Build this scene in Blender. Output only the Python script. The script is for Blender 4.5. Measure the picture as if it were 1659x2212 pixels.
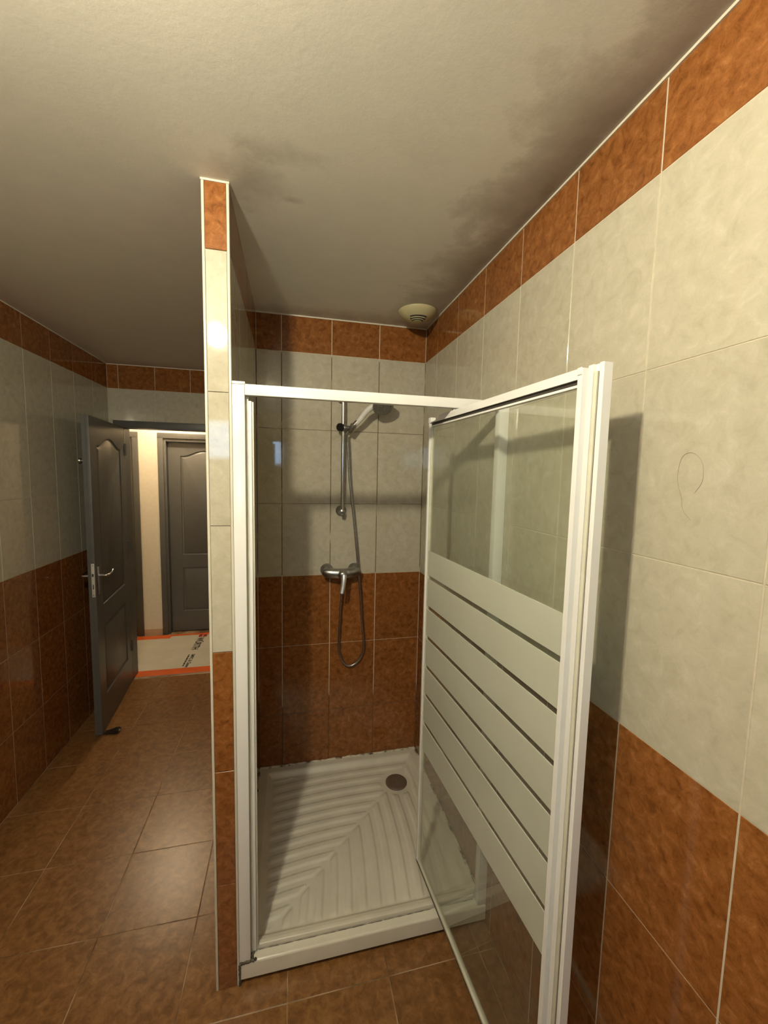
import bpy, bmesh, math, random
from mathutils import Vector, Matrix
random.seed(7)
for o in list(bpy.data.objects):
    bpy.data.objects.remove(o, do_unlink=True)
S = bpy.context.scene
COL = S.collection
R = math.radians
# ------------------------------------------------------------------ camera
CAM = (0.1641, -1.2589, 1.6917)
YAW, PIT, ROL, FPX = -0.2295, -0.0911, 0.0205, 873.1
cy, sy, cp, sp, cr, sr = math.cos(YAW), math.sin(YAW), math.cos(PIT), math.sin(PIT), math.cos(ROL), math.sin(ROL)
fv = Vector((-sy*cp, cy*cp, sp)); rv = Vector((cy, sy, 0)); uv = rv.cross(fv)
r2 = cr*rv + sr*uv; u2 = -sr*rv + cr*uv
cd = bpy.data.cameras.new('camera'); co = bpy.data.objects.new('camera', cd); COL.objects.link(co)
m = Matrix.Identity(4)
for i in range(3):
    m[i][0] = r2[i]; m[i][1] = u2[i]; m[i][2] = -fv[i]; m[i][3] = CAM[i]
co.matrix_world = m
cd.sensor_fit = 'VERTICAL'; cd.sensor_height = 36.0; cd.lens = FPX/2212*36.0
cd.clip_start = 0.02; cd.clip_end = 50
S.camera = co
# ------------------------------------------------------------------ world, lights, exposure
W = bpy.data.worlds.new('world'); S.world = W; W.use_nodes = True
W.node_tree.nodes['Background'].inputs[0].default_value = (0.55, 0.72, 1.0, 1)
W.node_tree.nodes['Background'].inputs[1].default_value = 0.6
LAMP = (-0.205, -1.05, 2.387); LAMP_POWER = 71.0; LAMP_COL = (1.0, 0.89, 0.63)
WIN_POWER = 9.5; WIN_COL = (0.46, 0.70, 1.0)
HALL_LAMP = (-0.95, 2.82, 2.40); HALL_POWER = 36.0; HALL_COL = (1.0, 0.78, 0.50)
S.view_settings.view_transform = 'Standard'; S.view_settings.look = 'None'
S.view_settings.gamma = 1.0; S.view_settings.use_curve_mapping = False
S.view_settings.exposure = 0.0
# ------------------------------------------------------------------ scene dimensions (metres)
SX, D, H = 0.8861, 0.9062, 2.4841        # right wall x, shower back wall y, ceiling z
XL, F = -1.1783, 2.2557                  # left wall x, doorway wall y
PT = 0.0705                              # partition thickness
PW, PH, JT = 0.2525, 0.3858, 0.0034      # tile pitch, joint
ZS = 2.3042
ZROWS = [H, ZS] + [ZS-PH*i for i in range(1, 6)] + [0.0]
YF = -2.40                               # wall behind the camera
YH = 3.20                                # hall wall
# ------------------------------------------------------------------ material helpers
def new_mat(name):
    mt = bpy.data.materials.new(name); mt.use_nodes = True
    nt = mt.node_tree; b = nt.nodes['Principled BSDF']
    return mt, nt, b
def ramp(nt, fac, stops, interp='LINEAR'):
    n = nt.nodes.new('ShaderNodeValToRGB'); n.color_ramp.interpolation = interp
    e = n.color_ramp.elements
    while len(e) < len(stops): e.new(0.5)
    for q, (p, c) in zip(e, stops):
        q.position = p; q.color = (*c, 1) if len(c) == 3 else c
    nt.links.new(fac, n.inputs[0]); return n.outputs[0]
def noise(nt, vec, scale, detail=4, rough=.55, dist=0):
    n = nt.nodes.new('ShaderNodeTexNoise'); n.inputs['Scale'].default_value = scale
    n.inputs['Detail'].default_value = detail; n.inputs['Roughness'].default_value = rough
    n.inputs['Distortion'].default_value = dist
    if vec is not None: nt.links.new(vec, n.inputs['Vector'])
    return n.outputs[0]
def mixc(nt, fac, a, b, mode='MIX'):
    n = nt.nodes.new('ShaderNodeMix'); n.data_type = 'RGBA'; n.blend_type = mode
    for s, v in ((0, fac), (6, a), (7, b)):
        if hasattr(v, 'links') or hasattr(v, 'is_linked'): nt.links.new(v, n.inputs[s])
        elif s == 0: n.inputs[0].default_value = v
        else: n.inputs[s].default_value = (*v, 1)
    return n.outputs[2]
def math_(nt, op, a, b=None, clamp=False):
    n = nt.nodes.new('ShaderNodeMath'); n.operation = op; n.use_clamp = clamp
    for i, v in ((0, a), (1, b)):
        if v is None: continue
        if hasattr(v, 'is_linked'): nt.links.new(v, n.inputs[i])
        else: n.inputs[i].default_value = v
    return n.outputs[0]
def pos(nt, rnd=False):
    g = nt.nodes.new('ShaderNodeNewGeometry')
    if not rnd: return g.outputs['Position']
    oi = nt.nodes.new('ShaderNodeObjectInfo')
    sc = nt.nodes.new('ShaderNodeVectorMath'); sc.operation = 'SCALE'
    sc.inputs[0].default_value = (31, 17, 23); nt.links.new(oi.outputs['Random'], sc.inputs['Scale'])
    ad = nt.nodes.new('ShaderNodeVectorMath'); ad.operation = 'ADD'
    nt.links.new(g.outputs['Position'], ad.inputs[0]); nt.links.new(sc.outputs[0], ad.inputs[1])
    return ad.outputs[0]
def xyz(nt):
    g = nt.nodes.new('ShaderNodeNewGeometry'); s = nt.nodes.new('ShaderNodeSeparateXYZ')
    nt.links.new(g.outputs['Position'], s.inputs[0]); return s.outputs
def bump(nt, b, h, strength, dist=.002):
    n = nt.nodes.new('ShaderNodeBump'); n.inputs['Strength'].default_value = strength
    n.inputs['Distance'].default_value = dist
    nt.links.new(h, n.inputs['Height']); nt.links.new(n.outputs[0], b.inputs['Normal'])
def plain(name, col, rough=.4, metal=0, spec=.5, vary=.06, scale=30, bmp=0):
    mt, nt, b = new_mat(name)
    nz = noise(nt, pos(nt), scale, 3)
    lo = tuple(c*(1-vary) for c in col); hi = tuple(min(1, c*(1+vary)) for c in col)
    nt.links.new(ramp(nt, nz, [(.3, lo), (.7, hi)]), b.inputs['Base Color'])
    b.inputs['Roughness'].default_value = rough; b.inputs['Metallic'].default_value = metal
    b.inputs['Specular IOR Level'].default_value = spec
    if bmp: bump(nt, b, noise(nt, pos(nt), 400, 2), bmp, .001)
    return mt
def tile_mat(name, stops, rough, scale, bstr, rndamt=.08, fine=(.93, 1.05)):
    mt, nt, b = new_mat(name)
    p = pos(nt, True)
    n1 = noise(nt, p, scale, 8, .62, .6)
    c = ramp(nt, n1, stops)
    n2 = noise(nt, p, scale*9, 3, .6)
    f = ramp(nt, n2, [(.3, (fine[0],)*3), (.7, (fine[1],)*3)])
    c = mixc(nt, 1.0, c, f, 'MULTIPLY')
    oi = nt.nodes.new('ShaderNodeObjectInfo')
    v = ramp(nt, oi.outputs['Random'], [(0, (1-rndamt,)*3), (1, (1+rndamt*.3,)*3)])
    c = mixc(nt, 1.0, c, v, 'MULTIPLY')
    nt.links.new(c, b.inputs['Base Color'])
    b.inputs['Roughness'].default_value = rough
    bump(nt, b, noise(nt, p, scale*3, 4), bstr, .0015)
    return mt
M = {}
M['tile_white'] = tile_mat('cream_tile', [(.28, (.40, .370, .285)), (.46, (.450, .420, .335)), (.56, (.47, .440, .352)), (.74, (.525, .500, .42))], .05, 30, .03, .05, (.97, 1.02))
M['tile_brown'] = tile_mat('terracotta_tile', [(.26, (.125, .041, .010)), (.44, (.215, .077, .019)), (.57, (.265, .102, .028)), (.76, (.36, .160, .052))], .07, 42, .05, .12, (.86, 1.08))
M['tile_floor'] = tile_mat('terracotta_floor_tile', [(.26, (.098, .042, .013)), (.45, (.170, .077, .024)), (.58, (.220, .106, .037)), (.78, (.29, .152, .062))], .30, 34, .14, .12, (.86, 1.08))
M['grout'] = plain('pale_grout', (.50, .45, .355), .8, vary=.1, scale=60)
mt, nt, b = new_mat('floor_grout')
g = noise(nt, pos(nt), 5, 4, .6)
nt.links.new(ramp(nt, g, [(.36, (.065, .032, .014)), (.47, (.19, .118, .060)), (.62, (.38, .28, .18))]), b.inputs['Base Color']); b.inputs['Roughness'].default_value = .8
M['grout_floor'] = mt
mt, nt, b = new_mat('mouldy_shower_grout')      # dark mould in the joints, patchy, heaviest near the tray and in the cream rows
z = xyz(nt)[2]
g = noise(nt, pos(nt), 7, 5, .6)
zo = nt.nodes.new('ShaderNodeMapRange'); nt.links.new(z, zo.inputs[0])
zo.inputs[1].default_value = 0; zo.inputs[2].default_value = 2.5
zf = ramp(nt, zo.outputs[0], [(0, (1, 1, 1)), (.16, (.85, .85, .85)), (.20, (.25, .25, .25)), (.455, (.22, .22, .22)), (.47, (.74, .74, .74)), (.915, (.70, .70, .70)), (.925, (.12, .12, .12))])
f = math_(nt, 'ADD', math_(nt, 'MULTIPLY', math_(nt, 'SUBTRACT', g, .5), 1.5), zf)
nt.links.new(ramp(nt, f, [(.40, (.60, .51, .37)), (.62, (.10, .065, .035))]), b.inputs['Base Color']); b.inputs['Roughness'].default_value = .75
M['grout_mould'] = mt
# ceiling paint with its mould stains (patches along the outside wall and by the partition head)
mt, nt, b = new_mat('stained_ceiling_paint')
X = xyz(nt); p = pos(nt)
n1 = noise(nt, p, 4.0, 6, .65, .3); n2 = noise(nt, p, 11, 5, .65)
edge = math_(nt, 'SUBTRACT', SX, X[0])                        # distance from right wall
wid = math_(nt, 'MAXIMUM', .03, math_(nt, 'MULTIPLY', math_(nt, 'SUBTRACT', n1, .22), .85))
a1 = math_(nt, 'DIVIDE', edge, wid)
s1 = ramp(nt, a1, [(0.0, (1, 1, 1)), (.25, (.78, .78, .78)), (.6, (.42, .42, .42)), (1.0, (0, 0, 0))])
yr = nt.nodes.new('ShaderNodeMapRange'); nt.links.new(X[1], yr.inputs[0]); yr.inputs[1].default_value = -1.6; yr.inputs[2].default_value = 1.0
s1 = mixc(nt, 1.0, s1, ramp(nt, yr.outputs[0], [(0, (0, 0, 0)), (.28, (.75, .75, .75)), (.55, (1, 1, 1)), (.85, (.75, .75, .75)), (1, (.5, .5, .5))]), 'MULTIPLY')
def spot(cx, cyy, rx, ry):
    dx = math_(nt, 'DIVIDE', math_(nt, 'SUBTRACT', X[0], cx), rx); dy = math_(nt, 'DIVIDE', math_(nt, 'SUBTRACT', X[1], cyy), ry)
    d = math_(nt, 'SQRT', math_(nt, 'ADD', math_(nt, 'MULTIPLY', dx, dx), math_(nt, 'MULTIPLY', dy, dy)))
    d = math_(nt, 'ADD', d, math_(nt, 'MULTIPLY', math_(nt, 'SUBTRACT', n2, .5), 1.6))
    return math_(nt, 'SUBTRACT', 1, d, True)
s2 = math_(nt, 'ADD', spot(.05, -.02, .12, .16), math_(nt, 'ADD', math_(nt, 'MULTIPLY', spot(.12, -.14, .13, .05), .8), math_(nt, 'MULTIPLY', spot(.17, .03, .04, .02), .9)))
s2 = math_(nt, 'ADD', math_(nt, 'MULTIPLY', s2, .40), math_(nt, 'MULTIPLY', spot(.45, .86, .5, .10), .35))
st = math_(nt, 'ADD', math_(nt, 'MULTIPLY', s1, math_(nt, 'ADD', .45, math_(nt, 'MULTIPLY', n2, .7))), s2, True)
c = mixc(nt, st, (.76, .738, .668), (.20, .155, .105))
c = mixc(nt, 1.0, c, ramp(nt, n2, [(.3, (.97, .97, .97)), (.7, (1.02, 1.02, 1.02))]), 'MULTIPLY')
nt.links.new(c, b.inputs['Base Color']); b.inputs['Roughness'].default_value = .62; b.inputs['Specular IOR Level'].default_value = .3
bump(nt, b, noise(nt, p, 60, 5, .65), .11, .003)
M['ceiling'] = mt
M['caulk'] = plain('cream_caulk', (.62, .58, .49), .5, vary=.05)
M['pvc'] = plain('cream_edge_trim', (.60, .57, .48), .3, vary=.03)
M['alu'] = plain('white_lacquered_aluminium', (.77, .78, .785), .18, vary=.02, scale=8)
M['alu_dirty'] = plain('yellowed_white_plastic', (.56, .55, .46), .35, vary=.07, scale=14)
M['threshold'] = plain('off_white_threshold', (.62, .59, .51), .3, vary=.06, scale=12)
M['seal_clear'] = plain('milky_magnet_strip', (.60, .59, .49), .25, vary=.05)
M['dark_gap'] = plain('gap_shade_and_fittings', (.04, .036, .03), .6)  # paints the shade inside slots and grooves; also the latch and screws
M['mould'] = plain('mould_and_gap_shade', (.085, .070, .048), .6, vary=.5, scale=90, bmp=.3)  # mould on the seals; also the painted shadow gap below the tray
mt, nt, b = new_mat('silicone_bead')
g = noise(nt, pos(nt), 28, 5, .65)
nt.links.new(ramp(nt, g, [(.40, (.07, .05, .03)), (.50, (.55, .50, .40)), (.7, (.68, .64, .54))]), b.inputs['Base Color']); b.inputs['Roughness'].default_value = .5
M['silicone'] = mt
M['tray'] = plain('cream_acrylic_tray', (.64, .615, .535), .24, vary=.05, scale=10)
M['chrome'] = plain('worn_chrome', (.60, .60, .60), .16, 1.0, vary=.05)
M['chrome_dull'] = plain('limescaled_chrome', (.42, .42, .42), .33, 1.0, vary=.18, scale=60, bmp=.1)
M['chrome_lever'] = plain('pale_limescaled_lever', (.62, .63, .63), .38, .75, vary=.1, scale=70)
M['plastic_grey'] = plain('grey_shower_plastic', (.66, .655, .63), .3, vary=.06)
M['nozzle'] = plain('dark_nozzle_rubber', (.17, .162, .148), .5)
M['black'] = plain('black_plastic', (.012, .011, .010), .3)
M['drain'] = plain('tarnished_brown_drain', (.165, .125, .095), .38, .3, vary=.12, scale=40)
M['vent'] = plain('yellowed_vent_plastic', (.52, .47, .28), .38, vary=.05, scale=20)
M['paint_grey'] = plain('grey_satin_door_paint', (.088, .086, .080), .38, vary=.05, scale=18, bmp=.08)
M['hall_wall'] = plain('cream_hall_paint', (.66, .60, .50), .7, vary=.04, bmp=.15)
M['hall_ceiling'] = plain('white_hall_ceiling', (.72, .69, .62), .8)
M['baseboard'] = plain('beige_tile_skirting', (.46, .33, .22), .35)
M['mat'] = plain('white_protective_film', (.50, .475, .41), .5, vary=.06, scale=6, bmp=.1)
M['tape'] = plain('orange_tape', (.62, .11, .02), .4, vary=.1, scale=15)
M['ink'] = plain('black_print', (.015, .014, .012), .6)
M['red'] = plain('red_print', (.36, .015, .012), .5)
M['lock'] = plain('pale_steel_lock_plate', (.62, .59, .52), .4, .3)
M['rear_wall'] = plain('darkened_rear_wall', (.27, .22, .16), .5)  # unseen wall, colour darkened to cut bounced light
# clear glass: mostly transparent with a Fresnel reflection
def schlick(nt, r0):
    lw = nt.nodes.new('ShaderNodeLayerWeight'); lw.inputs[0].default_value = .5
    return math_(nt, 'ADD', r0, math_(nt, 'MULTIPLY', math_(nt, 'POWER', lw.outputs['Facing'], 5.0), 1-r0))
def glass_mat():
    mt = bpy.data.materials.new('clear_glass'); mt.use_nodes = True; nt = mt.node_tree; nt.nodes.clear()
    out = nt.nodes.new('ShaderNodeOutputMaterial'); t = nt.nodes.new('ShaderNodeBsdfTransparent'); g = nt.nodes.new('ShaderNodeBsdfGlossy')
    df = nt.nodes.new('ShaderNodeBsdfDiffuse'); df.inputs[0].default_value = (.62, .64, .55, 1)
    m0 = nt.nodes.new('ShaderNodeMixShader'); mx = nt.nodes.new('ShaderNodeMixShader'); fr = schlick(nt, .045)
    nz = noise(nt, pos(nt), 6, 4, .6)                          # limescale film
    nt.links.new(ramp(nt, nz, [(.3, (.035,)*3), (.7, (.085,)*3)]), m0.inputs[0])
    t.inputs[0].default_value = (.95, .97, .94, 1); g.inputs['Roughness'].default_value = .02
    nt.links.new(t.outputs[0], m0.inputs[1]); nt.links.new(df.outputs[0], m0.inputs[2])
    nt.links.new(fr, mx.inputs[0]); nt.links.new(m0.outputs[0], mx.inputs[1]); nt.links.new(g.outputs[0], mx.inputs[2])
    nt.links.new(mx.outputs[0], out.inputs[0]); return mt
M['glass'] = glass_mat()
def frost_mat():
    mt = bpy.data.materials.new('frosted_print'); mt.use_nodes = True; nt = mt.node_tree; nt.nodes.clear()
    out = nt.nodes.new('ShaderNodeOutputMaterial')
    d = nt.nodes.new('ShaderNodeBsdfDiffuse'); t = nt.nodes.new('ShaderNodeBsdfTranslucent'); g = nt.nodes.new('ShaderNodeBsdfGlossy')
    nz = noise(nt, pos(nt), 5, 3)
    c = ramp(nt, nz, [(.3, (.69, .71, .625)), (.7, (.73, .75, .665))])
    nt.links.new(c, d.inputs[0]); nt.links.new(c, t.inputs[0]); g.inputs['Roughness'].default_value = .12
    a = nt.nodes.new('ShaderNodeMixShader'); a.inputs[0].default_value = .38
    nt.links.new(d.outputs[0], a.inputs[1]); nt.links.new(t.outputs[0], a.inputs[2])
    f = schlick(nt, .03)
    x = nt.nodes.new('ShaderNodeMixShader'); nt.links.new(f, x.inputs[0]); nt.links.new(a.outputs[0], x.inputs[1]); nt.links.new(g.outputs[0], x.inputs[2])
    nt.links.new(x.outputs[0], out.inputs[0]); return mt
M['frost'] = frost_mat()
def emit(name, col, s):
    mt = bpy.data.materials.new(name); mt.use_nodes = True; nt = mt.node_tree; nt.nodes.clear()
    out = nt.nodes.new('ShaderNodeOutputMaterial'); e = nt.nodes.new('ShaderNodeEmission')
    e.inputs[0].default_value = (*col, 1); e.inputs[1].default_value = s
    nt.links.new(e.outputs[0], out.inputs[0]); return mt
# ------------------------------------------------------------------ mesh helpers
def link(name, me, mat, parent=None, smooth=False):
    o = bpy.data.objects.new(name, me); COL.objects.link(o)
    if mat is not None and not me.materials: me.materials.append(M[mat] if isinstance(mat, str) else mat)
    if parent is not None: o.parent = parent
    if smooth:
        for pl in me.polygons: pl.use_smooth = True
    return o
def from_bm(name, bm, mat, parent=None, smooth=False, autosmooth=None):
    bmesh.ops.recalc_face_normals(bm, faces=bm.faces[:])
    me = bpy.data.meshes.new(name); bm.to_mesh(me); bm.free()
    o = link(name, me, mat, parent, smooth)
    if autosmooth is not None:
        for pl in me.polygons: pl.use_smooth = True
        me.set_sharp_from_angle(angle=R(autosmooth))
    return o
def bm_box(bm, a, b, bev=0, seg=2):
    x0, y0, z0 = a; x1, y1, z1 = b
    t = bmesh.new()
    v = [t.verts.new(q) for q in ((x0,y0,z0),(x1,y0,z0),(x1,y1,z0),(x0,y1,z0),(x0,y0,z1),(x1,y0,z1),(x1,y1,z1),(x0,y1,z1))]
    for f in ((0,3,2,1),(4,5,6,7),(0,1,5,4),(1,2,6,5),(2,3,7,6),(3,0,4,7)): t.faces.new([v[i] for i in f])
    if bev: bmesh.ops.bevel(t, geom=t.edges[:]+t.verts[:], offset=bev, segments=seg, affect='EDGES', profile=.6)
    me = bpy.data.meshes.new('t'); t.to_mesh(me); t.free(); bm.from_mesh(me); bpy.data.meshes.remove(me)
def box(name, a, b, mat, parent=None, bev=0, seg=2):
    bm = bmesh.new(); bm_box(bm, a, b, bev, seg)
    return from_bm(name, bm, mat, parent, autosmooth=40 if bev else None)
def frame_axes(d):
    d = Vector(d).normalized(); up = Vector((0, 0, 1)) if abs(d.z) < .95 else Vector((1, 0, 0))
    a = d.cross(up).normalized(); return d, a, d.cross(a).normalized()
def bm_lathe(bm, prof, origin, axis, seg=32):
    d, a, c = frame_axes(axis); o = Vector(origin); rings = []
    for t, r in prof:
        if r < 1e-6: rings.append([bm.verts.new(o+d*t)])
        else: rings.append([bm.verts.new(o+d*t+(a*math.cos(2*math.pi*i/seg)+c*math.sin(2*math.pi*i/seg))*r) for i in range(seg)])
    for p, q in zip(rings, rings[1:]):
        for i in range(seg):
            j = (i+1) % seg
            if len(p) == 1 and len(q) == 1: continue
            if len(p) == 1: bm.faces.new((p[0], q[i], q[j]))
            elif len(q) == 1: bm.faces.new((p[i], q[0], p[j]))
            else: bm.faces.new((p[i], q[i], q[j], p[j]))
    if len(rings[0]) > 1: bm.faces.new(rings[0])
    if len(rings[-1]) > 1: bm.faces.new(rings[-1])
def lathe(name, prof, origin, axis, mat, parent=None, seg=32, ang=40):
    bm = bmesh.new(); bm_lathe(bm, prof, origin, axis, seg); return from_bm(name, bm, mat, parent, autosmooth=ang)
def catmull(pts, n=8):
    P = [Vector(p) for p in pts]; P = [P[0]*2-P[1]] + P + [P[-1]*2-P[-2]]; out = []
    for i in range(1, len(P)-2):
        for k in range(n):
            t = k/n
            out.append(.5*((2*P[i]) + (P[i+1]-P[i-1])*t + (2*P[i-1]-5*P[i]+4*P[i+1]-P[i+2])*t*t + (3*P[i]-P[i-1]-3*P[i+1]+P[i+2])*t**3))
    out.append(P[-2]); return out
def bm_tube(bm, pts, rad, seg=12, flat=None):
    rings = []; n = len(pts); prev = None
    for i, p in enumerate(pts):
        d = (Vector(pts[min(i+1, n-1)])-Vector(pts[max(i-1, 0)])).normalized()
        if prev is None: _, a, c = frame_axes(d)
        else:
            a = (prev-d*prev.dot(d)).normalized(); c = d.cross(a)
        prev = a; r = rad(i/(n-1)) if callable(rad) else rad
        ra, rc = (r if isinstance(r, tuple) else (r, r))
        rings.append([bm.verts.new(Vector(p)+a*ra*math.cos(2*math.pi*k/seg)+c*rc*math.sin(2*math.pi*k/seg)) for k in range(seg)])
    for p, q in zip(rings, rings[1:]):
        for k in range(seg): bm.faces.new((p[k], p[(k+1) % seg], q[(k+1) % seg], q[k]))
    bm.faces.new(rings[0]); bm.faces.new(rings[-1])
def tube(name, pts, rad, mat, parent=None, seg=12):
    bm = bmesh.new(); bm_tube(bm, pts, rad, seg); return from_bm(name, bm, mat, parent, autosmooth=50)
def empty(name, loc, label, cat, rotz=0, group=None):
    o = bpy.data.objects.new(name, None); COL.objects.link(o); o.location = loc; o.rotation_euler = (0, 0, rotz); o.empty_display_size = .05
    o['label'] = label; o['category'] = cat
    if group: o['group'] = group
    return o
def struct(o, label=None, cat=None):
    o['kind'] = 'structure'
    if label: o['label'] = label
    if cat: o['category'] = cat
    return o
# ------------------------------------------------------------------ tiles: every tile an object of its own, meshes shared between equal sizes
TILES = {}
def tile_mesh(w, h, mat):
    k = (round(w, 4), round(h, 4), mat)
    if k in TILES: return TILES[k]
    c, t = .0009, .005
    vs = [(0,0,-t),(w,0,-t),(w,h,-t),(0,h,-t),(0,0,-c),(w,0,-c),(w,h,-c),(0,h,-c),(c,c,0),(w-c,c,0),(w-c,h-c,0),(c,h-c,0)]
    fs = [(3,2,1,0),(0,1,5,4),(1,2,6,5),(2,3,7,6),(3,0,4,7),(4,5,9,8),(5,6,10,9),(6,7,11,10),(7,4,8,11),(8,9,10,11)]
    me = bpy.data.meshes.new('tile'); me.from_pydata(vs, [], fs); me.materials.append(M[mat]); TILES[k] = me
    return me
def put_tile(parent, o, u, v, n, w, h, mat, name='tile'):
    t = bpy.data.objects.new(name, tile_mesh(w, h, mat)); COL.objects.link(t)
    mm = Matrix.Identity(4)
    jit = random.uniform(-.0002, .0002)
    for i in range(3):
        mm[i][0] = u[i]; mm[i][1] = v[i]; mm[i][2] = n[i]; mm[i][3] = o[i]+n[i]*jit
    t.parent = parent; t.matrix_world = mm
def tile_field(parent, at, udir, n, ucuts, zcuts, joint=JT, skip=None):
    """at(u,z)->point; ucuts ascending along udir; zcuts descending"""
    for a, b in zip(ucuts, ucuts[1:]):
        for k, (zt, zb) in enumerate(zip(zcuts, zcuts[1:])):
            if skip and skip(a, b, zb, zt): continue
            w, h = b-a-joint, zt-zb-joint*.55
            if w < .004 or h < .004: continue
            zm = (zt+zb)/2
            mat = 'tile_white' if ZROWS[4] < zm < ZROWS[1] else 'tile_brown'
            put_tile(parent, at(a+joint/2, zb+joint*.27), udir, (0, 0, 1), n, w, h, mat)
def cuts(lo, hi, first, step):
    c = [lo]; k = math.ceil((lo-first)/step+1e-6); x = first+k*step
    while x < hi-.003:
        if x > lo+.003: c.append(x)
        x += step
    return c+[hi]
G = .0012   # depth of the joints
# ------------------------------------------------------------------ structure: floor
fl = struct(box('floor', (XL-.06, YF-.05, -.08), (SX+.06, F+.09, -G), 'grout_floor'), 'brown mottled tiled bathroom floor', 'floor')
fx = cuts(XL, SX, -.849, .3345); fy = cuts(YF, F, .253, .3325)
for a, b in zip(fx, fx[1:]):
    for c, d in zip(fy, fy[1:]):
        if a > -.01 and c > .24: continue              # under the shower tray and behind it
        put_tile(fl, (a+.0015, c+.0015, 0), (1, 0, 0), (0, 1, 0), (0, 0, 1), b-a-.003, d-c-.003, 'tile_floor', 'floor_tile')
# ceiling
ce = struct(box('ceiling', (XL-.06, YF-.05, H), (SX+.06, F+.09, H+.08), 'ceiling'), 'off-white painted ceiling with dark mould along the tiled wall', 'ceiling')
# right wall
wr = struct(box('wall_right', (SX+G, YF-.05, -.08), (SX+.06, D+.06, H), 'grout'), 'long cream and terracotta tiled wall behind the open shower door', 'wall')
tile_field(wr, lambda u, z: (SX, -u, z), (0, -1, 0), (-1, 0, 0), cuts(-D, -YF, -.7246, PW), ZROWS)
# shower back wall
wb = struct(box('wall_back', (-.02, D+G, -.08), (SX+.001, D+.06, H), 'grout_mould'), 'tiled shower back wall carrying the slide rail and mixer', 'wall')
tile_field(wb, lambda u, z: (u, D, z), (1, 0, 0), (0, -1, 0), [0.0] + [.1231+PW*i for i in range(3)] + [SX], ZROWS)
# partition between shower and passage
wp = struct(box('wall_partition', (-PT+G, .004, -.08), (-G, F+.02, H), 'grout'), 'thin tiled partition wall left of the shower', 'wall')
tile_field(wp, lambda u, z: (0, u, z), (0, 1, 0), (1, 0, 0), cuts(.008, D, .7246-PW*2, PW), ZROWS)
tile_field(wp, lambda u, z: (-PT, -u, z), (0, -1, 0), (-1, 0, 0), cuts(-F, -.008, -1.9, PW), ZROWS)
for zt, zb in zip(ZROWS, ZROWS[1:]):
    zm = (zt+zb)/2
    put_tile(wp, (-PT+.0072, 0, zb+.001), (1, 0, 0), (0, 0, 1), (0, -1, 0), PT-.0144, zt-zb-.0022, 'tile_white' if ZROWS[4] < zm < ZROWS[1] else 'tile_brown')
def edge_trim(n, x0, x1):
    bm = bmesh.new(); bm_box(bm, (x0, -.0012, 0), (x1, .012, H-.0005), .0022, 3)
    o = from_bm(n, bm, 'pvc', None, autosmooth=40); struct(o, None); return o
o = edge_trim('trim_1', -PT-.001, -PT+.0066); o['label'] = 'cream plastic edge strip on the passage side of the partition end'; o['category'] = 'edge trim'
o = edge_trim('trim_2', -.0066, .001); o['label'] = 'cream plastic edge strip on the shower side of the partition end'; o['category'] = 'edge trim'
# left wall
wl = struct(box('wall_left', (XL-.06, YF-.05, -.08), (XL-G, F+.09, H), 'grout'), 'shaded tiled wall left of the passage behind the open grey door', 'wall')
tile_field(wl, lambda u, z: (XL, u, z), (0, 1, 0), (1, 0, 0), cuts(YF, F, 1.0051, PW), ZROWS)
# doorway wall
DX0, DX1, DH = -1.072, -.332, 2.012       # clear opening
CX0, CX1, CH = -1.145, -.262, 2.066       # casing outline
bm = bmesh.new()
bm_box(bm, (XL-.001, F+G, -.08), (DX0-.018, F+.09, H)); bm_box(bm, (DX1+.018, F+G, -.08), (-PT+.002, F+.09, H)); bm_box(bm, (DX0-.018, F+G, DH+.018), (DX1+.018, F+.09, H))
wd = struct(from_bm('wall_doorway', bm, 'grout'), 'tiled end wall above the dark grey doorway', 'wall')
tile_field(wd, lambda u, z: (u, F, z), (1, 0, 0), (0, -1, 0), cuts(XL, -PT, -1.1029, PW), [H, ZS, CH])
tile_field(wd, lambda u, z: (u, F, z), (1, 0, 0), (0, -1, 0), [XL, CX0], [CH]+ZROWS[2:])
tile_field(wd, lambda u, z: (u, F, z), (1, 0, 0), (0, -1, 0), [CX1, -PT], [CH]+ZROWS[2:])
# wall behind the camera with a small window
WX0, WX1, WZ0, WZ1 = -.56, .08, 1.78, 2.14
bm = bmesh.new()
bm_box(bm, (XL-.06, YF-.06, -.08), (WX0, YF, H)); bm_box(bm, (WX1, YF-.06, -.08), (SX+.06, YF, H))
bm_box(bm, (WX0, YF-.06, -.08), (WX1, YF, WZ0)); bm_box(bm, (WX0, YF-.06, WZ1), (WX1, YF, H))
struct(from_bm('wall_front', bm, 'rear_wall'), 'darkened wall with a small high window opposite the shower', 'wall')
w1 = struct(box('window_1', (WX0+.03, YF-.04, WZ0+.03), (WX1-.03, YF-.034, WZ1-.03), emit('daylit_frosted_pane', WIN_COL, WIN_POWER)), 'small daylit window opposite the shower', 'window')
for a, b in (((WX0, YF-.05, WZ0), (WX0+.03, YF-.02, WZ1)), ((WX1-.03, YF-.05, WZ0), (WX1, YF-.02, WZ1)), ((WX0+.03, YF-.05, WZ0), (WX1-.03, YF-.02, WZ0+.03)), ((WX0+.03, YF-.05, WZ1-.03), (WX1-.03, YF-.02, WZ1))):
    box('window_frame', a, b, 'alu', w1)
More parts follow.
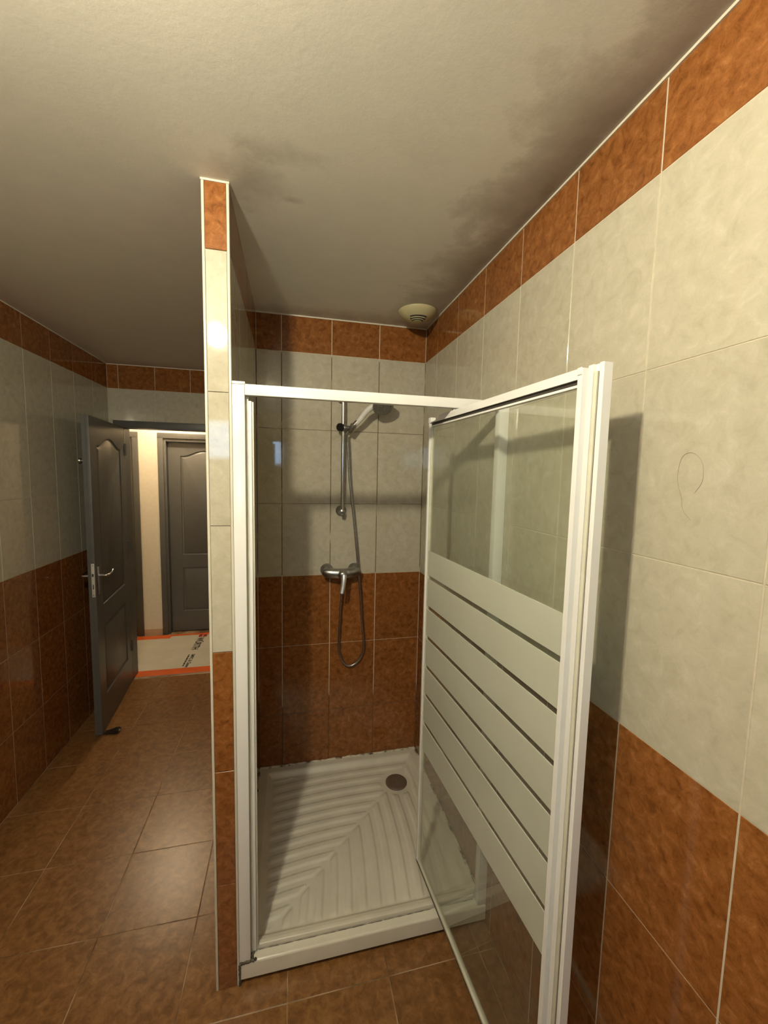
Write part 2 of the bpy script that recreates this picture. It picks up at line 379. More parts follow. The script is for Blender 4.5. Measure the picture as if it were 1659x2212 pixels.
# caulk along the ceiling
def bead(n, a, b, lab):
    o = box(n, a, b, 'caulk'); struct(o, lab, 'caulk line'); return o
bead('trim_3', (SX-.004, YF, H-.006), (SX+.001, D, H+.001), 'thin pale caulk line where the long tiled wall meets the ceiling')
bead('trim_4', (0.001, D-.004, H-.006), (SX-.004, D+.001, H+.001), 'thin pale caulk line above the shower back wall')
bead('trim_5', (XL-.001, YF, H-.005), (XL+.003, F, H+.001), 'thin pale caulk line above the shaded left wall')
bead('trim_6', (XL+.003, F-.003, H-.005), (-PT-.001, F+.001, H+.001), 'thin pale caulk line above the doorway wall')
bead('trim_7', (-PT-.002, -.003, H-.005), (.002, .003, H+.001), 'thin pale caulk line at the head of the partition end')
# doorway casing and frame
dw = struct(empty('trim_8', (DX0, F, 0), 'dark grey frame around the bathroom doorway', 'door frame'))
def wbox(name, a, b, mat, parent, bev=0):
    """box in world coordinates under a translated/rotated parent"""
    o = box(name, a, b, mat, None, bev); o.parent = parent; bpy.context.view_layer.update(); o.matrix_parent_inverse = parent.matrix_world.inverted(); return o
bpy.context.view_layer.update()
wbox('casing', (CX0, F-.014, 0), (DX0, F+.004, CH-.0545), 'paint_grey', dw, .002)
wbox('casing', (DX1, F-.014, 0), (CX1, F+.004, CH-.0545), 'paint_grey', dw, .002)
wbox('casing', (CX0, F-.014, CH-.054), (CX1, F+.004, CH), 'paint_grey', dw, .002)
wbox('jamb', (DX0-.018, F+.002, 0), (DX0, F+.10, DH), 'paint_grey', dw)
wbox('jamb', (DX1, F+.002, 0), (DX1+.018, F+.10, DH), 'paint_grey', dw)
wbox('jamb', (DX0-.018, F+.002, DH), (DX1+.018, F+.10, DH+.018), 'paint_grey', dw)
# ------------------------------------------------------------------ hall
hx0, hx1, hH = -2.1, .7, 2.50
struct(box('floor_hall', (hx0, F+.09, -.08), (hx1, YH+.12, 0), 'grout_floor'), 'hall floor under the protective sheeting', 'floor')
struct(box('ceiling_hall', (hx0, F+.09, hH), (hx1, YH+.12, hH+.06), 'hall_ceiling'), 'white ceiling of the hall', 'ceiling')
struct(box('wall_hall_left', (hx0-.06, F+.09, -.08), (hx0, YH+.12, hH), 'hall_wall'), 'cream left end wall of the hall', 'wall')
struct(box('wall_hall_right', (hx1, F+.09, -.08), (hx1+.06, YH+.12, hH), 'hall_wall'), 'cream right end wall of the hall', 'wall')
bm = bmesh.new()
bm_box(bm, (hx0, F+.09, -.08), (XL-.001, F+.12, hH)); bm_box(bm, (-PT, F+.09, -.08), (hx1, F+.12, hH))
struct(from_bm('wall_hall_near', bm, 'hall_wall'), 'cream hall side of the bathroom wall', 'wall')
# hall wall with two door openings
A0, A1 = -2.02, -1.34; B0, B1 = -1.065, -.335; OH = 2.012
bm = bmesh.new()
for x0, x1 in ((hx0, A0), (A1, B0), (B1, hx1)): bm_box(bm, (x0, YH, -.08), (x1, YH+.12, hH))
for x0, x1 in ((A0, A1), (B0, B1)): bm_box(bm, (x0, YH, OH), (x1, YH+.12, hH))
bm_box(bm, (hx0, YH+.12, -.08), (hx1, YH+.15, hH))  # unseen slab added behind the doors to block background light
struct(from_bm('wall_hall_far', bm, 'hall_wall'), 'cream hall wall between two grey doors', 'wall')
struct(box('baseboard_hall', (A1+.053, YH-.008, 0), (B0-.053, YH+.001, .066), 'baseboard'), 'beige tile skirting between the two hall doors', 'baseboard')
# panelled door leaf: face with moulded panels
def leaf_mesh(w, h, t, panels, name, mat, parent):
    bm = bmesh.new()
    def loop(pts, y): return [bm.verts.new((x, y, z)) for x, z in pts]
    def edges(vs): return [bm.edges.new((a, b)) for a, b in zip(vs, vs[1:]+vs[:1])]
    for side in (0, 1):
        y = 0 if side == 0 else t; s = 1 if side == 0 else -1
        outer = loop([(0, 0), (w, 0), (w, h), (0, h)], y); E = edges(outer)
        rings = []
        for pn in panels:
            l0 = loop(outline(pn, 0), y); rings.append((pn, l0)); E += edges(l0)
        bmesh.ops.triangle_fill(bm, use_beauty=True, edges=E)
        for pn, l0 in rings:
            prev = l0
            for ins, dep in ((.004, .007), (.013, .009), (.028, .002)):
                nx = loop(outline(pn, ins), y+s*dep)
                for i in range(len(nx)):
                    j = (i+1) % len(nx); bm.faces.new((prev[i], prev[j], nx[j], nx[i]))
                prev = nx
            bm.faces.new(prev)
        if side == 0: o0 = outer
        else:
            for i in range(4):
                j = (i+1) % 4; bm.faces.new((o0[i], o0[j], outer[j], outer[i]))
    return from_bm(name, bm, mat, parent, autosmooth=30)
def outline(pn, ins):
    x0, x1, z0, z1, arch = pn; x0 += ins; x1 -= ins; z0 += ins; z1 -= ins
    pts = [(x0, z0), (x1, z0), (x1, z1)]
    if arch:
        n = 18
        for i in range(1, n): 
            t = i/n; f = max(0, min(1, (t-.06)/.88)); pts.append((x1+(x0-x1)*t, z1+arch*math.sin(math.pi*f)**1.6))
    pts.append((x0, z1)); return pts
def panels(w): return [(.115, w-.115, .215, .68, 0), (.115, w-.115, .815, 1.835, .058)]
def hall_door(n, x0, x1, lab):
    d = struct(empty(n, (x0, YH, 0), lab, 'door')); bpy.context.view_layer.update()
    w = x1-x0-.05
    lf = leaf_mesh(w, 1.974, .04, panels(w), 'leaf', 'paint_grey', d); lf.location = (.025, .055, .008)
    for a, b in (((x0-.05, YH-.014, 0), (x0, YH+.003, OH)), ((x1, YH-.014, 0), (x1+.05, YH+.003, OH)), ((x0-.05, YH-.014, OH+.0005), (x1+.05, YH+.003, OH+.052)),
                 ((x0+.0005, YH+.003, 0), (x0+.022, YH+.11, OH-.001)), ((x1-.022, YH+.003, 0), (x1-.0005, YH+.11, OH-.001)), ((x0+.022, YH+.003, OH-.03), (x1-.022, YH+.11, OH-.001))):
        wbox('casing', a, b, 'paint_grey', d, .002)
    return d
hall_door('door_2', B0, B1, 'closed grey panelled hall door seen through the bathroom doorway')
hall_door('door_3', A0, A1, 'grey hall door at the far left edge of the doorway view')
# protective mat with tape and print
mat = empty('protective_mat', (-.9, 2.75, 0), 'white protective floor sheet with black print taped down in the hall', 'floor mat'); bpy.context.view_layer.update()
wbox('sheet', (-1.95, F+.02, .0005), (.55, 3.15, .003), 'mat', mat)
wbox('tape', (-1.95, F+.022, .0031), (.55, F+.125, .0042), 'tape', mat)
wbox('tape', (-1.95, 3.078, .0031), (-1.02, 3.168, .0042), 'tape', mat)
wbox('tape', (-1.02, 3.128, .0031), (.55, 3.17, .0042), 'tape', mat)
def text(body, size, x, y, z, mat_, parent, name, sx=1.0):
    cu = bpy.data.curves.new('t', 'FONT'); cu.body = body; cu.size = size; cu.align_x = 'LEFT'; cu.align_y = 'BOTTOM_BASELINE'; cu.resolution_u = 3; cu.extrude = .00012; cu.offset = size*.03
    to = bpy.data.objects.new('t', cu); COL.objects.link(to); bpy.context.view_layer.update()
    me = bpy.data.meshes.new_from_object(to.evaluated_get(bpy.context.evaluated_depsgraph_get())); bpy.data.objects.remove(to, do_unlink=True)
    me.materials.clear()
    o = link(name, me, mat_); o.parent = parent; o.matrix_parent_inverse = parent.matrix_world.inverted()
    o.location = (x, y, z); o.rotation_euler = (0, 0, R(-90)); o.scale = (sx, 1, 1); return o
text('WÜRTH', .084, -.748, 3.045, .0034, 'ink', mat, 'printed_lettering', .95)
text('SMPIC & Classe', .042, -.722, 2.650, .0034, 'ink', mat, 'printed_lettering', .95)
bm = bmesh.new(); yy = 2.648
for L in (.012, .036, .05, .03, .044, .02):
    bm_box(bm, (-.750, yy-L, .0031), (-.737, yy, .0035)); yy -= L+.008
from_bm('printed_small_print', bm, 'ink').parent = mat
bpy.data.objects['printed_small_print'].matrix_parent_inverse = mat.matrix_world.inverted()
for k, x in enumerate((-.750, -.706)):      # two red marks above the lettering
    bm = bmesh.new()
    vs = [(x, 3.062), (x+.036, 3.062), (x+.036, 3.082), (x+.024, 3.10), (x+.036, 3.115), (x+.036, 3.128), (x+.006, 3.128), (x-.002, 3.10)]
    lo = [bm.verts.new((a, b, .0044)) for a, b in vs]; hi = [bm.verts.new((a, b, .0049)) for a, b in vs]
    bm.faces.new(lo); bm.faces.new(hi)
    for i in range(len(vs)): bm.faces.new((lo[i], lo[(i+1) % 8], hi[(i+1) % 8], hi[i]))
    o = from_bm('printed_red_mark', bm, 'red'); o.parent = mat; o.matrix_parent_inverse = mat.matrix_world.inverted()
# ------------------------------------------------------------------ open bathroom door (hinge at the doorway's left jamb)
hinge = Vector((-1.072, 2.240, 0)); free = Vector((-1.000, 1.515, 0)); dvec = free-hinge; DW = dvec.length
bd = empty('door_1', hinge, 'dark grey panelled door standing open along the left wall', 'door', math.atan2(dvec.y, dvec.x)); bd['kind'] = 'structure'
# local x hinge->free edge, local y points to the room side (+x world); leaf occupies y -0.04..0
lf = leaf_mesh(DW, 2.005, .04, panels(DW), 'leaf', 'paint_grey', bd); lf.location = (0, -.04, .007)
box('rebate_strip', (DW, -.022, .007), (DW+.004, -.0005, 2.012), 'paint_grey', bd, .0008)
lk = box('lock_plate', (DW+.004, -.021, .905), (DW+.0058, -.004, 1.115), 'lock', bd, .0006)
box('latch', (DW+.0058, -.017, 1.035), (DW+.010, -.009, 1.052), 'dark_gap', lk)
box('keeper_slot', (DW+.0057, -.015, .955), (DW+.0062, -.010, .985), 'dark_gap', lk)
for zz in (.917, 1.103): lathe('screw', [(0, .0028), (.0006, .0024), (.0006, 0)], (DW+.0058, -.0125, zz), (1, 0, 0), 'dark_gap', lk, 10)
def lever(side):
    s = 1 if side > 0 else -1; y0 = 0 if s > 0 else -.04
    bm = bmesh.new(); bm_box(bm, (DW-.055, min(y0, y0+s*.006), .91), (DW-.028, max(y0, y0+s*.006), 1.085), .0025, 2)
    pl = from_bm('escutcheon', bm, 'chrome_dull', bd, autosmooth=40)
    pts = catmull([(DW-.041, y0+s*.004, 1.03), (DW-.041, y0+s*.035, 1.03), (DW-.046, y0+s*.05, 1.03), (DW-.07, y0+s*.054, 1.031), (DW-.12, y0+s*.053, 1.033), (DW-.15, y0+s*.05, 1.04)], 6)
    tube('lever_handle', pts, lambda t: .0085 if t < .4 else .0075, 'chrome', bd, 12)
lever(1); lever(-1)
lathe('coat_hook', [(0, .020), (.005, .019), (.009, .009), (.014, .009), (.017, .016), (.025, .019), (.031, .012), (.033, 0)], (DW-.03, -.04, 1.74), (0, -1, 0), 'chrome_dull', bd, 20)
for zz in (.25, 1.05, 1.8): lathe('hinge_knuckle', [(0, .008), (.09, .008)], (-.002, .004, zz), (0, 0, 1), 'paint_grey', bd, 14)
# door stop on the floor
ds = empty('door_stop', (-.955, 1.535, 0), 'black rubber wedge on the floor at the foot of the open grey door', 'door stop', R(-5))
bm = bmesh.new()
pr = [(-.045, .002), (.035, .002), (.046, .010), (.046, .022), (.036, .030), (.015, .026), (-.045, .006)]
L = [bm.verts.new((x, -.02, z_)) for x, z_ in pr]; Rr = [bm.verts.new((x, .02, z_)) for x, z_ in pr]
bm.faces.new(L); bm.faces.new(Rr)
for i in range(len(pr)): bm.faces.new((L[i], L[(i+1) % len(pr)], Rr[(i+1) % len(pr)], Rr[i]))
bmesh.ops.bevel(bm, geom=bm.edges[:], offset=.002, segments=2, affect='EDGES')
bmesh.ops.translate(bm, verts=bm.verts[:], vec=(0, 0, -.0015))
from_bm('wedge', bm, 'black', ds, autosmooth=40)
lathe('end_button', [(0, .008), (.003, .0075), (.004, .005), (.004, 0)], (.046, -.004, .0155), (1, 0, 0), 'chrome_dull', ds, 14)
# ------------------------------------------------------------------ shower tray
TZ, FZ = .080, .056
tr = empty('shower_tray', (SX/2, D/2, 0), 'square cream acrylic shower tray with fan of moulded ribs', 'shower tray'); bpy.context.view_layer.update()
tx0, tx1, ty0, ty1 = .0015, SX-.0015, -.002, D-.0015
NX = NY = 190
def sstep(a, b, x):
    t = max(0, min(1, (x-a)/(b-a))); return t*t*(3-2*t)
DRX, DRY = .717, .690
def trayz(x, y):
    d = min(x-.045, SX-.042-x, y-.066, D-.040-y)                 # distance inside the rim
    k = sstep(0, .028, d)
    zb = TZ+(FZ-TZ)*k
    if d > .02:
        a = y-x                                                  # which side of the diagonal
        fade = sstep(.022, .045, d)*sstep(.006, .016, abs(a))
        if a > 0: ph = y+.20*max(0, .5-x)**2
        else: ph = x+.20*max(0, .5-y)**2
        if (a > 0 and y < .83) or (a <= 0 and x < .83):
            c = math.cos(2*math.pi*(ph-.012)/.0565)
            rib = sstep(-.35, .35, c)*.0058
            rd = math.hypot(x-DRX, y-DRY); fade *= sstep(.075, .10, rd)
            zb += rib*fade
        zb -= .004*(1-sstep(.05, .12, math.hypot(x-DRX, y-DRY)))
    # rounded outer edge
    e = min(y-ty0, .02)
    if e < .008: zb -= .008-math.sqrt(max(0, .008**2-(.008-e)**2))
    return zb
vs, fs = [], []
def gx(i): return tx0+(tx1-tx0)*i/NX
YS = [ty0+.008*(1-math.cos(math.pi/2*i/5)) for i in range(5)] + [ty0+.008+(ty1-ty0-.008)*i/(NY-5) for i in range(NY-4)]
for yv in YS:
    for i in range(NX+1): vs.append((gx(i), yv, trayz(gx(i), yv)))
ny = len(YS)
for j in range(ny-1):
    for i in range(NX): a = j*(NX+1)+i; fs.append((a, a+1, a+NX+2, a+NX+1))
base = len(vs); BZ = .022
ring = [i for i in range(NX+1)] + [j*(NX+1)+NX for j in range(1, ny)] + [(ny-1)*(NX+1)+i for i in range(NX-1, -1, -1)] + [j*(NX+1) for j in range(ny-2, 0, -1)]
for k in ring: vs.append((vs[k][0], vs[k][1], BZ))
n = len(ring)
for i in range(n): fs.append((ring[i], base+i, base+(i+1) % n, ring[(i+1) % n]))
fs.append(tuple(base+i for i in range(n-1, -1, -1)))
me = bpy.data.meshes.new('basin'); me.from_pydata(vs, [], fs); me.update()
o = link('basin', me, 'tray', None); o.parent = tr; o.matrix_parent_inverse = tr.matrix_world.inverted()
for pl in me.polygons: pl.use_smooth = True
me.set_sharp_from_angle(angle=R(50))
def wpart(o, parent):
    o.parent = parent; bpy.context.view_layer.update(); o.matrix_parent_inverse = parent.matrix_world.inverted(); return o
wbox('plinth', (.006, .016, 0), (SX-.006, D-.006, BZ+.001), 'mould', tr)  # dark colour stands in for the shadow gap under the tray
wpart(lathe('drain_cover', [(-.004, .050), (0, .057), (.004, .057), (.0075, .053), (.0085, .047), (.0085, 0)], (DRX, DRY, FZ-.0015), (0, 0, 1), 'drain', None, 40), tr)['label'] = 'round tarnished brown drain cover'
def lumpy(name, a, b, r, mat, n=60):
    A, B = Vector(a), Vector(b); pts = [A.lerp(B, i/n)+Vector((random.uniform(-1, 1), random.uniform(-1, 1), random.uniform(-1, 1)))*r*.22 for i in range(n+1)]
    rr = [r*random.uniform(.7, 1.35) for _ in range(n+1)]
    return wpart(tube(name, pts, lambda t: rr[min(n, int(t*n+.5))], mat, None, 8), tr)
lumpy('sealant_bead', (.004, D-.004, TZ+.001), (SX-.004, D-.004, TZ+.001), .0055, 'silicone')
lumpy('sealant_bead', (SX-.004, D-.006, TZ), (SX-.004, .035, TZ), .005, 'silicone')
lumpy('sealant_bead', (.003, .045, TZ), (.003, D-.006, TZ), .0042, 'silicone')
lumpy('mouldy_sealant', (.003, -.001, TZ-.001), (.055, .002, TZ+.001), .0045, 'mould', 16)
lumpy('mouldy_sealant', (.0405, .001, TZ), (.043, .05, TZ+.002), .0045, 'mould', 12)
lumpy('mouldy_sealant', (.002, -.003, .004), (.002, -.003, TZ-.004), .0035, 'mould', 20)
lumpy('mouldy_sealant', (.060, .0285, TZ-.0008), (SX-.04, .0285, TZ-.0008), .0014, 'mould', 80)
# ------------------------------------------------------------------ shower frame (fixed)
sf = empty('shower_enclosure', (SX/2, .015, TZ), 'white aluminium door frame fixed across the shower opening', 'shower frame'); bpy.context.view_layer.update()
wbox('jamb', (.0012, .0005, TZ+.002), (.036, .030, 1.945), 'alu', sf, .002)
wbox('jamb_cap', (.0012, -.0006, 1.9452), (.0375, .031, 1.953), 'alu', sf, .0015)
wbox('jamb', (.851, .0005, TZ+.002), (SX-.0005, .030, 1.945), 'alu', sf, .002)
wbox('jamb_cap', (.8495, -.0006, 1.9452), (SX-.0005, .031, 1.953), 'alu', sf, .0015)
wbox('top_rail', (.0362, .002, 1.9155), (.8508, .028, 1.947), 'alu', sf, .0018)
wbox('strike_post', (.0445, .018, TZ+.012), (.0535, .034, 1.902), 'alu', sf, .002)
wbox('strike_gasket', (.0538, .024, TZ+.014), (.0590, .030, 1.900), 'alu_dirty', sf, .0008)
wbox('strike_channel', (.0361, .022, TZ+.004), (.0443, .030, 1.914), 'alu_dirty', sf)
bm = bmesh.new(); bm_box(bm, (.044, .0295, TZ+.0005), (.8505, .047, TZ+.0185), .004, 3)
wpart(from_bm('threshold', bm, 'threshold', None, autosmooth=40), sf)
# ------------------------------------------------------------------ pivot door, swung open about 86 degrees
sd = empty('shower_screen', (.671, .208, 0), 'glass shower door with frosted stripes swung open out of its white frame', 'shower door', math.atan2(-.99802, .06297)); sd['kind'] = 'thing'
Z0, Z1 = .103, 1.908
def sdb(name, u0, u1, y0, y1, z0, z1, mat, bev=0, parent=None): return box(name, (u0, y0, z0), (u1, y1, z1), mat, parent or sd, bev)
pane = sdb('glass_pane', .012, .758, .0095, .0125, Z0+.006, 1.886, 'glass')
zf = 1.408; gaps = [1.307, 1.189, 1.070, .953, .838, .719]; top = zf
for gz in gaps+[.604-.0065]:
    sdb('frosted_band', .020, .7545, .0070, .0094, gz+.0075, top, 'frost', 0, pane); top = gz-.0075
sdb('hinge_stile', 0, .013, .002, .020, Z0, 1.900, 'alu', .0015)
sdb('stile_gasket', .0132, .020, .0055, .0165, Z0+.012, 1.882, 'seal_clear')
bm = bmesh.new()
bm_box(bm, (.0, 0, 1.8875), (.022, .020, 1.908), .0012)
bm_box(bm, (.0225, 0, 1.8885), (.074, .020, 1.8925), .0008)
vs = [(.062, 1.8935), (.075, 1.8985), (.082, 1.908), (.7545, 1.908), (.7545, 1.8875), (.062, 1.8875)]
L = [bm.verts.new((x, 0, z_)) for x, z_ in vs]; Rr = [bm.verts.new((x, .020, z_)) for x, z_ in vs]
bm.faces.new(L); bm.faces.new(Rr)
for i in range(6): bm.faces.new((L[i], L[(i+1) % 6], Rr[(i+1) % 6], Rr[i]))
from_bm('top_rail', bm, 'alu', sd, autosmooth=40)
sdb('rail_groove', .020, .7545, .006, .016, 1.8785, 1.8874, 'dark_gap')  # solid dark box in place of the shade in the groove
sdb('rail_gasket', .016, .7545, .0045, .0165, 1.873, 1.8784, 'alu', .0008)
sdb('bottom_rail', 0, .756, .003, .019, Z0, Z0+.013, 'alu_dirty', .002)
sdb('bottom_seal', .002, .756, .0015, .0028, Z0-.0005, Z0+.006, 'mould')
# near stile: grooved profile, magnet strip and end face
prof = [(.755, 0), (.768, 0), (.7695, .013), (.7800, .013), (.782, 0), (.7945, 0), (.7945, .006), (.8085, .006), (.8085, .001), (.815, .001), (.817, .003), (.817, .0225), (.755, .0225)]
bm = bmesh.new(); B = [bm.verts.new((x, y_, Z0)) for x, y_ in prof]; T = [bm.verts.new((x, y_, 1.9075)) for x, y_ in prof]
bm.faces.new(B); bm.faces.new(T)
for i in range(len(prof)): j = (i+1) % len(prof); bm.faces.new((B[i], B[j], T[j], T[i]))
from_bm('grip_stile', bm, 'alu', sd)
sdb('stile_cap', .7545, .766, -.0015, -.0001, 1.8955, 1.9095, 'alu', .0005)
sdb('magnet_strip', .7952, .8035, .0010, .0059, Z0+.004, 1.8935, 'seal_clear', .0006)
sdb('magnet_gap', .8036, .8055, .0045, .0059, Z0+.004, 1.8935, 'dark_gap')  # dark strip in place of the shade in the slit
for zz, h in ((TZ+.0187, .0040), (1.9085, .0065)): lathe('pivot_pin', [(0, .006), (h, .006)], (.192, .010, zz), (0, 0, 1), 'chrome_dull', sd, 14)
# ------------------------------------------------------------------ slide rail with hand shower, hose and mixer
BY, BX = .852, .4315
sr_ = empty('slide_rail', (BX, D, 1.49), 'chrome slide rail fixed on the shower back wall', 'shower rail'); bpy.context.view_layer.update()
def P(o): return wpart(o, sr_)
P(lathe('bar', [(-.012, .006), (-.008, .0095), (.602, .0095), (.606, .006)], (BX, BY, 1.492), (0, 0, 1), 'chrome', None, 24))
for zz in (1.497, 2.088):
    P(lathe('bracket', [(0, .0285), (.006, .0285), (.012, .023), (.020, .016), (.030, .0125), (D-BY-.002, .0120), (D-BY+.010, .011), (D-BY+.0125, .006), (D-BY+.0128, 0)], (BX, D-.0005, zz), (0, -1, 0), 'chrome_dull', None, 28))
P(lathe('end_cap', [(0, .0112), (.012, .0112), (.020, .008), (.024, 0)], (BX, BY, 1.494), (0, 0, -1), 'nozzle', None, 20))
hz = 1.930
P(lathe('slider', [(-.014, .017), (-.010, .0195), (.010, .0195), (.014, .017)], (BX+.002, BY-.002, hz), (.9, -.35, -.12), 'chrome_dull', None, 24))
P(lathe('slider_knob', [(0, .016), (.003, .0205), (.016, .0205), (.019, .0185), (.019, 0)], (BX-.010, BY-.012, hz+.001), (-.72, -.68, -.05), 'black', None, 28))
P(lathe('holder', [(-.026, .013), (-.02, .0165), (.018, .0175), (.021, .0145), (.021, .0)], (BX+.043, BY-.026, hz-.002), (.42, -.28, .80), 'chrome_dull', None, 24))
P(tube('holder_arm', [(BX+.006, BY-.006, hz), (BX+.036, BY-.024, hz-.004)], .0125, 'chrome_dull', None, 16))
# hand shower
hb = Vector((BX+.048, BY-.030, hz+.006)); ht = Vector((.572, .785, 2.040))
hs = empty('hand_shower', hb, 'grey hand shower with round spray head resting in the slide rail holder', 'hand shower'); bpy.context.view_layer.update()
def Q(o): return wpart(o, hs)
hp = catmull([hb, hb.lerp(ht, .35)+Vector((0, 0, -.002)), hb.lerp(ht, .7)+Vector((0, 0, .004)), ht+Vector((.012, 0, .004))], 8)
Q(tube('handle', hp, lambda t: (.0125+.010*t*t, .0125+.004*t) if t > .12 else (.0125, .0125), 'plastic_grey', None, 20))
Q(tube('handle_collar', [hb-(ht-hb)*.02, hb+(ht-hb)*.24], .0132, 'chrome_dull', None, 20))
nrm = Vector((.06, -.74, -.67)).normalized(); hc = Vector((.622, .772, 2.040))
Q(lathe('spray_head', [(-.030, 0), (-.029, .014), (-.022, .036), (-.010, .051), (0, .0555), (.006, .054), (.009, .0495), (.009, 0)], hc, nrm, 'plastic_grey', None, 40))
Q(lathe('chrome_ring', [(.0040, .0552), (.0085, .0535), (.0100, .0495), (.0096, .0480)], hc, nrm, 'chrome_dull', None, 40))
_, ax, ay = frame_axes(nrm)
bm = bmesh.new()
for rr, k in ((.010, 6), (.020, 12), (.030, 18), (.040, 24)):
    for i in range(k):
        t = 2*math.pi*i/k; bm_lathe(bm, [(.0088, .0023), (.0125, .0017)], hc+ax*rr*math.cos(t)+ay*rr*math.sin(t), nrm, 6)
o = Q(from_bm('spray_nozzles', bm, 'nozzle', None)); o['kind'] = 'stuff'
Q(tube('mode_lever', [hc-Vector((.052, .0, .006))+nrm*.006, hc-Vector((.054, .004, .012))+nrm*.016], .003, 'nozzle', None, 8))
# hose
hy = .866
pts = [hb-(ht-hb)*.05, hb-(ht-hb)*.22+Vector((-.010, .006, -.012)), (.4545, .846, 1.865), (.460, .852, 1.80), (.472, .862, 1.654), (.496, hy, 1.457), (.524, .862, 1.179), (.541, hy, 1.00), (.551, .874, .88), (.564, .880, .75), (.553, .882, .690), (.525, .884, .648), (.487, .884, .632), (.452, .884, .655), (.430, .882, .71), (.425, .878, .78), (.429, .872, .93), (.436, .866, 1.06), (.440, .862, 1.135)]
ho = empty('shower_hose', (.487, .884, .63), 'slim metal shower hose hanging in a loop below the mixer', 'hose'); bpy.context.view_layer.update()
cpts = catmull(pts, 10); hose_r = .0062
bm = bmesh.new(); tot = len(cpts)
dens = []
for a, b in zip(cpts, cpts[1:]):
    k = max(1, int((b-a).length/.0022))
    for i in range(k): dens.append(a.lerp(b, i/k))
nD = len(dens)
bm_tube(bm, dens, lambda t: hose_r*(1+.07*math.cos(math.pi*round(t*(nD-1)))), 10)
wpart(from_bm('corrugated_tube', bm, 'chrome_dull', None, smooth=True), ho)
wpart(lathe('hose_nut', [(0, .0095), (.018, .0095), (.026, .0075)], Vector(pts[-1])+Vector((0, 0, .004)), (0, 0, -1), 'chrome_dull', None, 16), ho)
wpart(lathe('hose_nut', [(0, .0105), (.022, .0085)], hb-(ht-hb)*.03, tuple(-(ht-hb)), 'chrome_dull', None, 16), ho)
# mixer
mx = empty('shower_mixer', (.432, D, 1.175), 'chrome single-lever shower mixer on the shower back wall', 'mixer tap'); bpy.context.view_layer.update()
def X_(o): return wpart(o, mx)
for x in (.357, .507):
    X_(lathe('rosette', [(0, .034), (.004, .0345), (.010, .031), (.020, .022), (.030, .0175), (.036, .0165), (.042, .0165)], (x, D-.0005, 1.176), (0, -1, 0), 'chrome_dull', None, 32))
MY = .838
bp_ = catmull([(.338, MY+.018, 1.173), (.350, MY+.008, 1.173), (.385, MY, 1.170), (.432, MY-.004, 1.168), (.479, MY, 1.170), (.514, MY+.008, 1.173), (.526, MY+.018, 1.173)], 8)
X_(tube('body', bp_, lambda t: (.012+.012*math.sin(math.pi*min(1, max(0, t)))**.55, .014+.013*math.sin(math.pi*t)**.5), 'chrome_dull', None, 24))
X_(lathe('cartridge_cap', [(-.004, .0255), (.018, .0255), (.026, .0225), (.031, .014), (.033, 0)], (.434, MY-.014, 1.168), (0, -.92, -.25), 'chrome_dull', None, 32))
lv = catmull([(.438, MY-.040, 1.168), (.436, MY-.050, 1.145), (.431, MY-.058, 1.112), (.424, MY-.066, 1.078)], 8)
X_(tube('lever', lv, lambda t: (.0150-.0040*t, .0125-.0060*t), 'chrome_lever', None, 20))
X_(lathe('hose_outlet', [(0, .011), (.030, .011), (.034, .009)], (.440, .860, 1.166), (0, 0, -1), 'chrome_dull', None, 18))
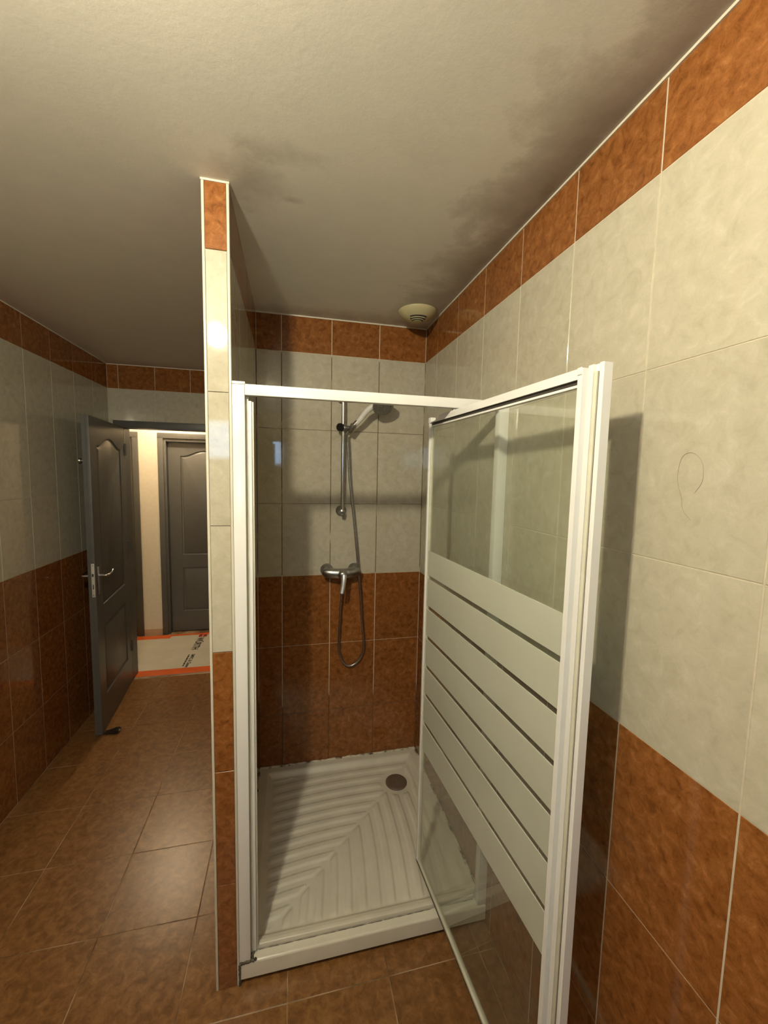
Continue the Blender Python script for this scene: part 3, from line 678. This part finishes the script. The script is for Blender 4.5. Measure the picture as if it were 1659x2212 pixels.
# ------------------------------------------------------------------ extractor vent on the ceiling
VX, VY = .765, .690
vt = empty('ceiling_vent', (VX, VY, H), 'yellowed round dome vent on the ceiling above the shower', 'vent'); bpy.context.view_layer.update()
VP = [(0, .089), (.003, .093), (.008, .0915), (.014, .087), (.022, .079), (.030, .068), (.037, .055), (.0425, .041), (.0465, .026), (.0485, .012), (.049, 0)]
wpart(lathe('dome', VP, (VX, VY, H), (0, 0, -1), 'vent', None, 48), vt)
def dome_pt(ang, rad, lift):
    hh = 0
    for (h0, r0), (h1, r1) in zip(VP[1:], VP[2:]):
        if r1 <= rad <= r0: hh = h0+(h1-h0)*(r0-rad)/(r0-r1)
    return Vector((VX+rad*math.cos(ang), VY+rad*math.sin(ang), H-hh-lift))
for rr in (.026, .039, .052):                  # three curved slots, their inner shade laid on as dark tubes, with raised lips
    g = [dome_pt(R(-100)+R((-1+2*i/24)*min(78, 2.4/rr)), rr, -.0006) for i in range(25)]
    wpart(tube('louvre_slot', g, .0040, 'dark_gap', None, 8), vt)
    g = [dome_pt(R(-100)+R((-1+2*i/24)*min(80, 2.5/rr)), rr-.0070, .0012) for i in range(25)]
    wpart(tube('louvre_blade', g, .0026, 'vent', None, 8), vt)
# a single hair stuck on the tiles
hr = [(-0.666, 1.6702), (-0.6786, 1.6927), (-0.6763, 1.7227), (-0.6641, 1.7395), (-0.6504, 1.7445), (-0.6361, 1.7367), (-0.63, 1.7092), (-0.6321, 1.686), (-0.6405, 1.6632), (-0.6465, 1.6376), (-0.6638, 1.6194)]
o = tube('hair_strand', catmull([(SX-.0005, y_, z_) for y_, z_ in hr], 8), .00024, plain('brown_hair', (.26, .22, .15), .5), None, 5)
o['label'] = 'single looped dark hair stuck on the cream tiles beside the door shadow'; o['category'] = 'hair'
# ------------------------------------------------------------------ lamps
def bulb(name, loc, ceil, power, col, label):
    e = empty(name, (loc[0], loc[1], ceil), label, 'lamp'); bpy.context.view_layer.update()
    r = .036
    strength = power/(4*math.pi**2*r*r)
    pf = [(-r, 0)] + [(-r*math.cos(a), r*math.sin(a)) for a in [i*math.pi/14 for i in range(1, 11)]] + [(r+.012, .014)]
    wpart(lathe('bulb', pf, loc, (0, 0, 1), emit(name+'_glow', col, strength), None, 32), e)
    top = loc[2]+r+.0125
    wpart(lathe('socket', [(0, .019), (max(.02, ceil-top-.006), .019), (max(.021, ceil-top-.005), .030), (ceil-top, .030)], (loc[0], loc[1], top), (0, 0, 1), 'alu', None, 28), e)
bulb('ceiling_bulb', LAMP, H, LAMP_POWER, LAMP_COL, 'bare light bulb in a socket on the bathroom ceiling')
bulb('hall_bulb', HALL_LAMP, hH, HALL_POWER, HALL_COL, 'bare light bulb in a socket on the hall ceiling')
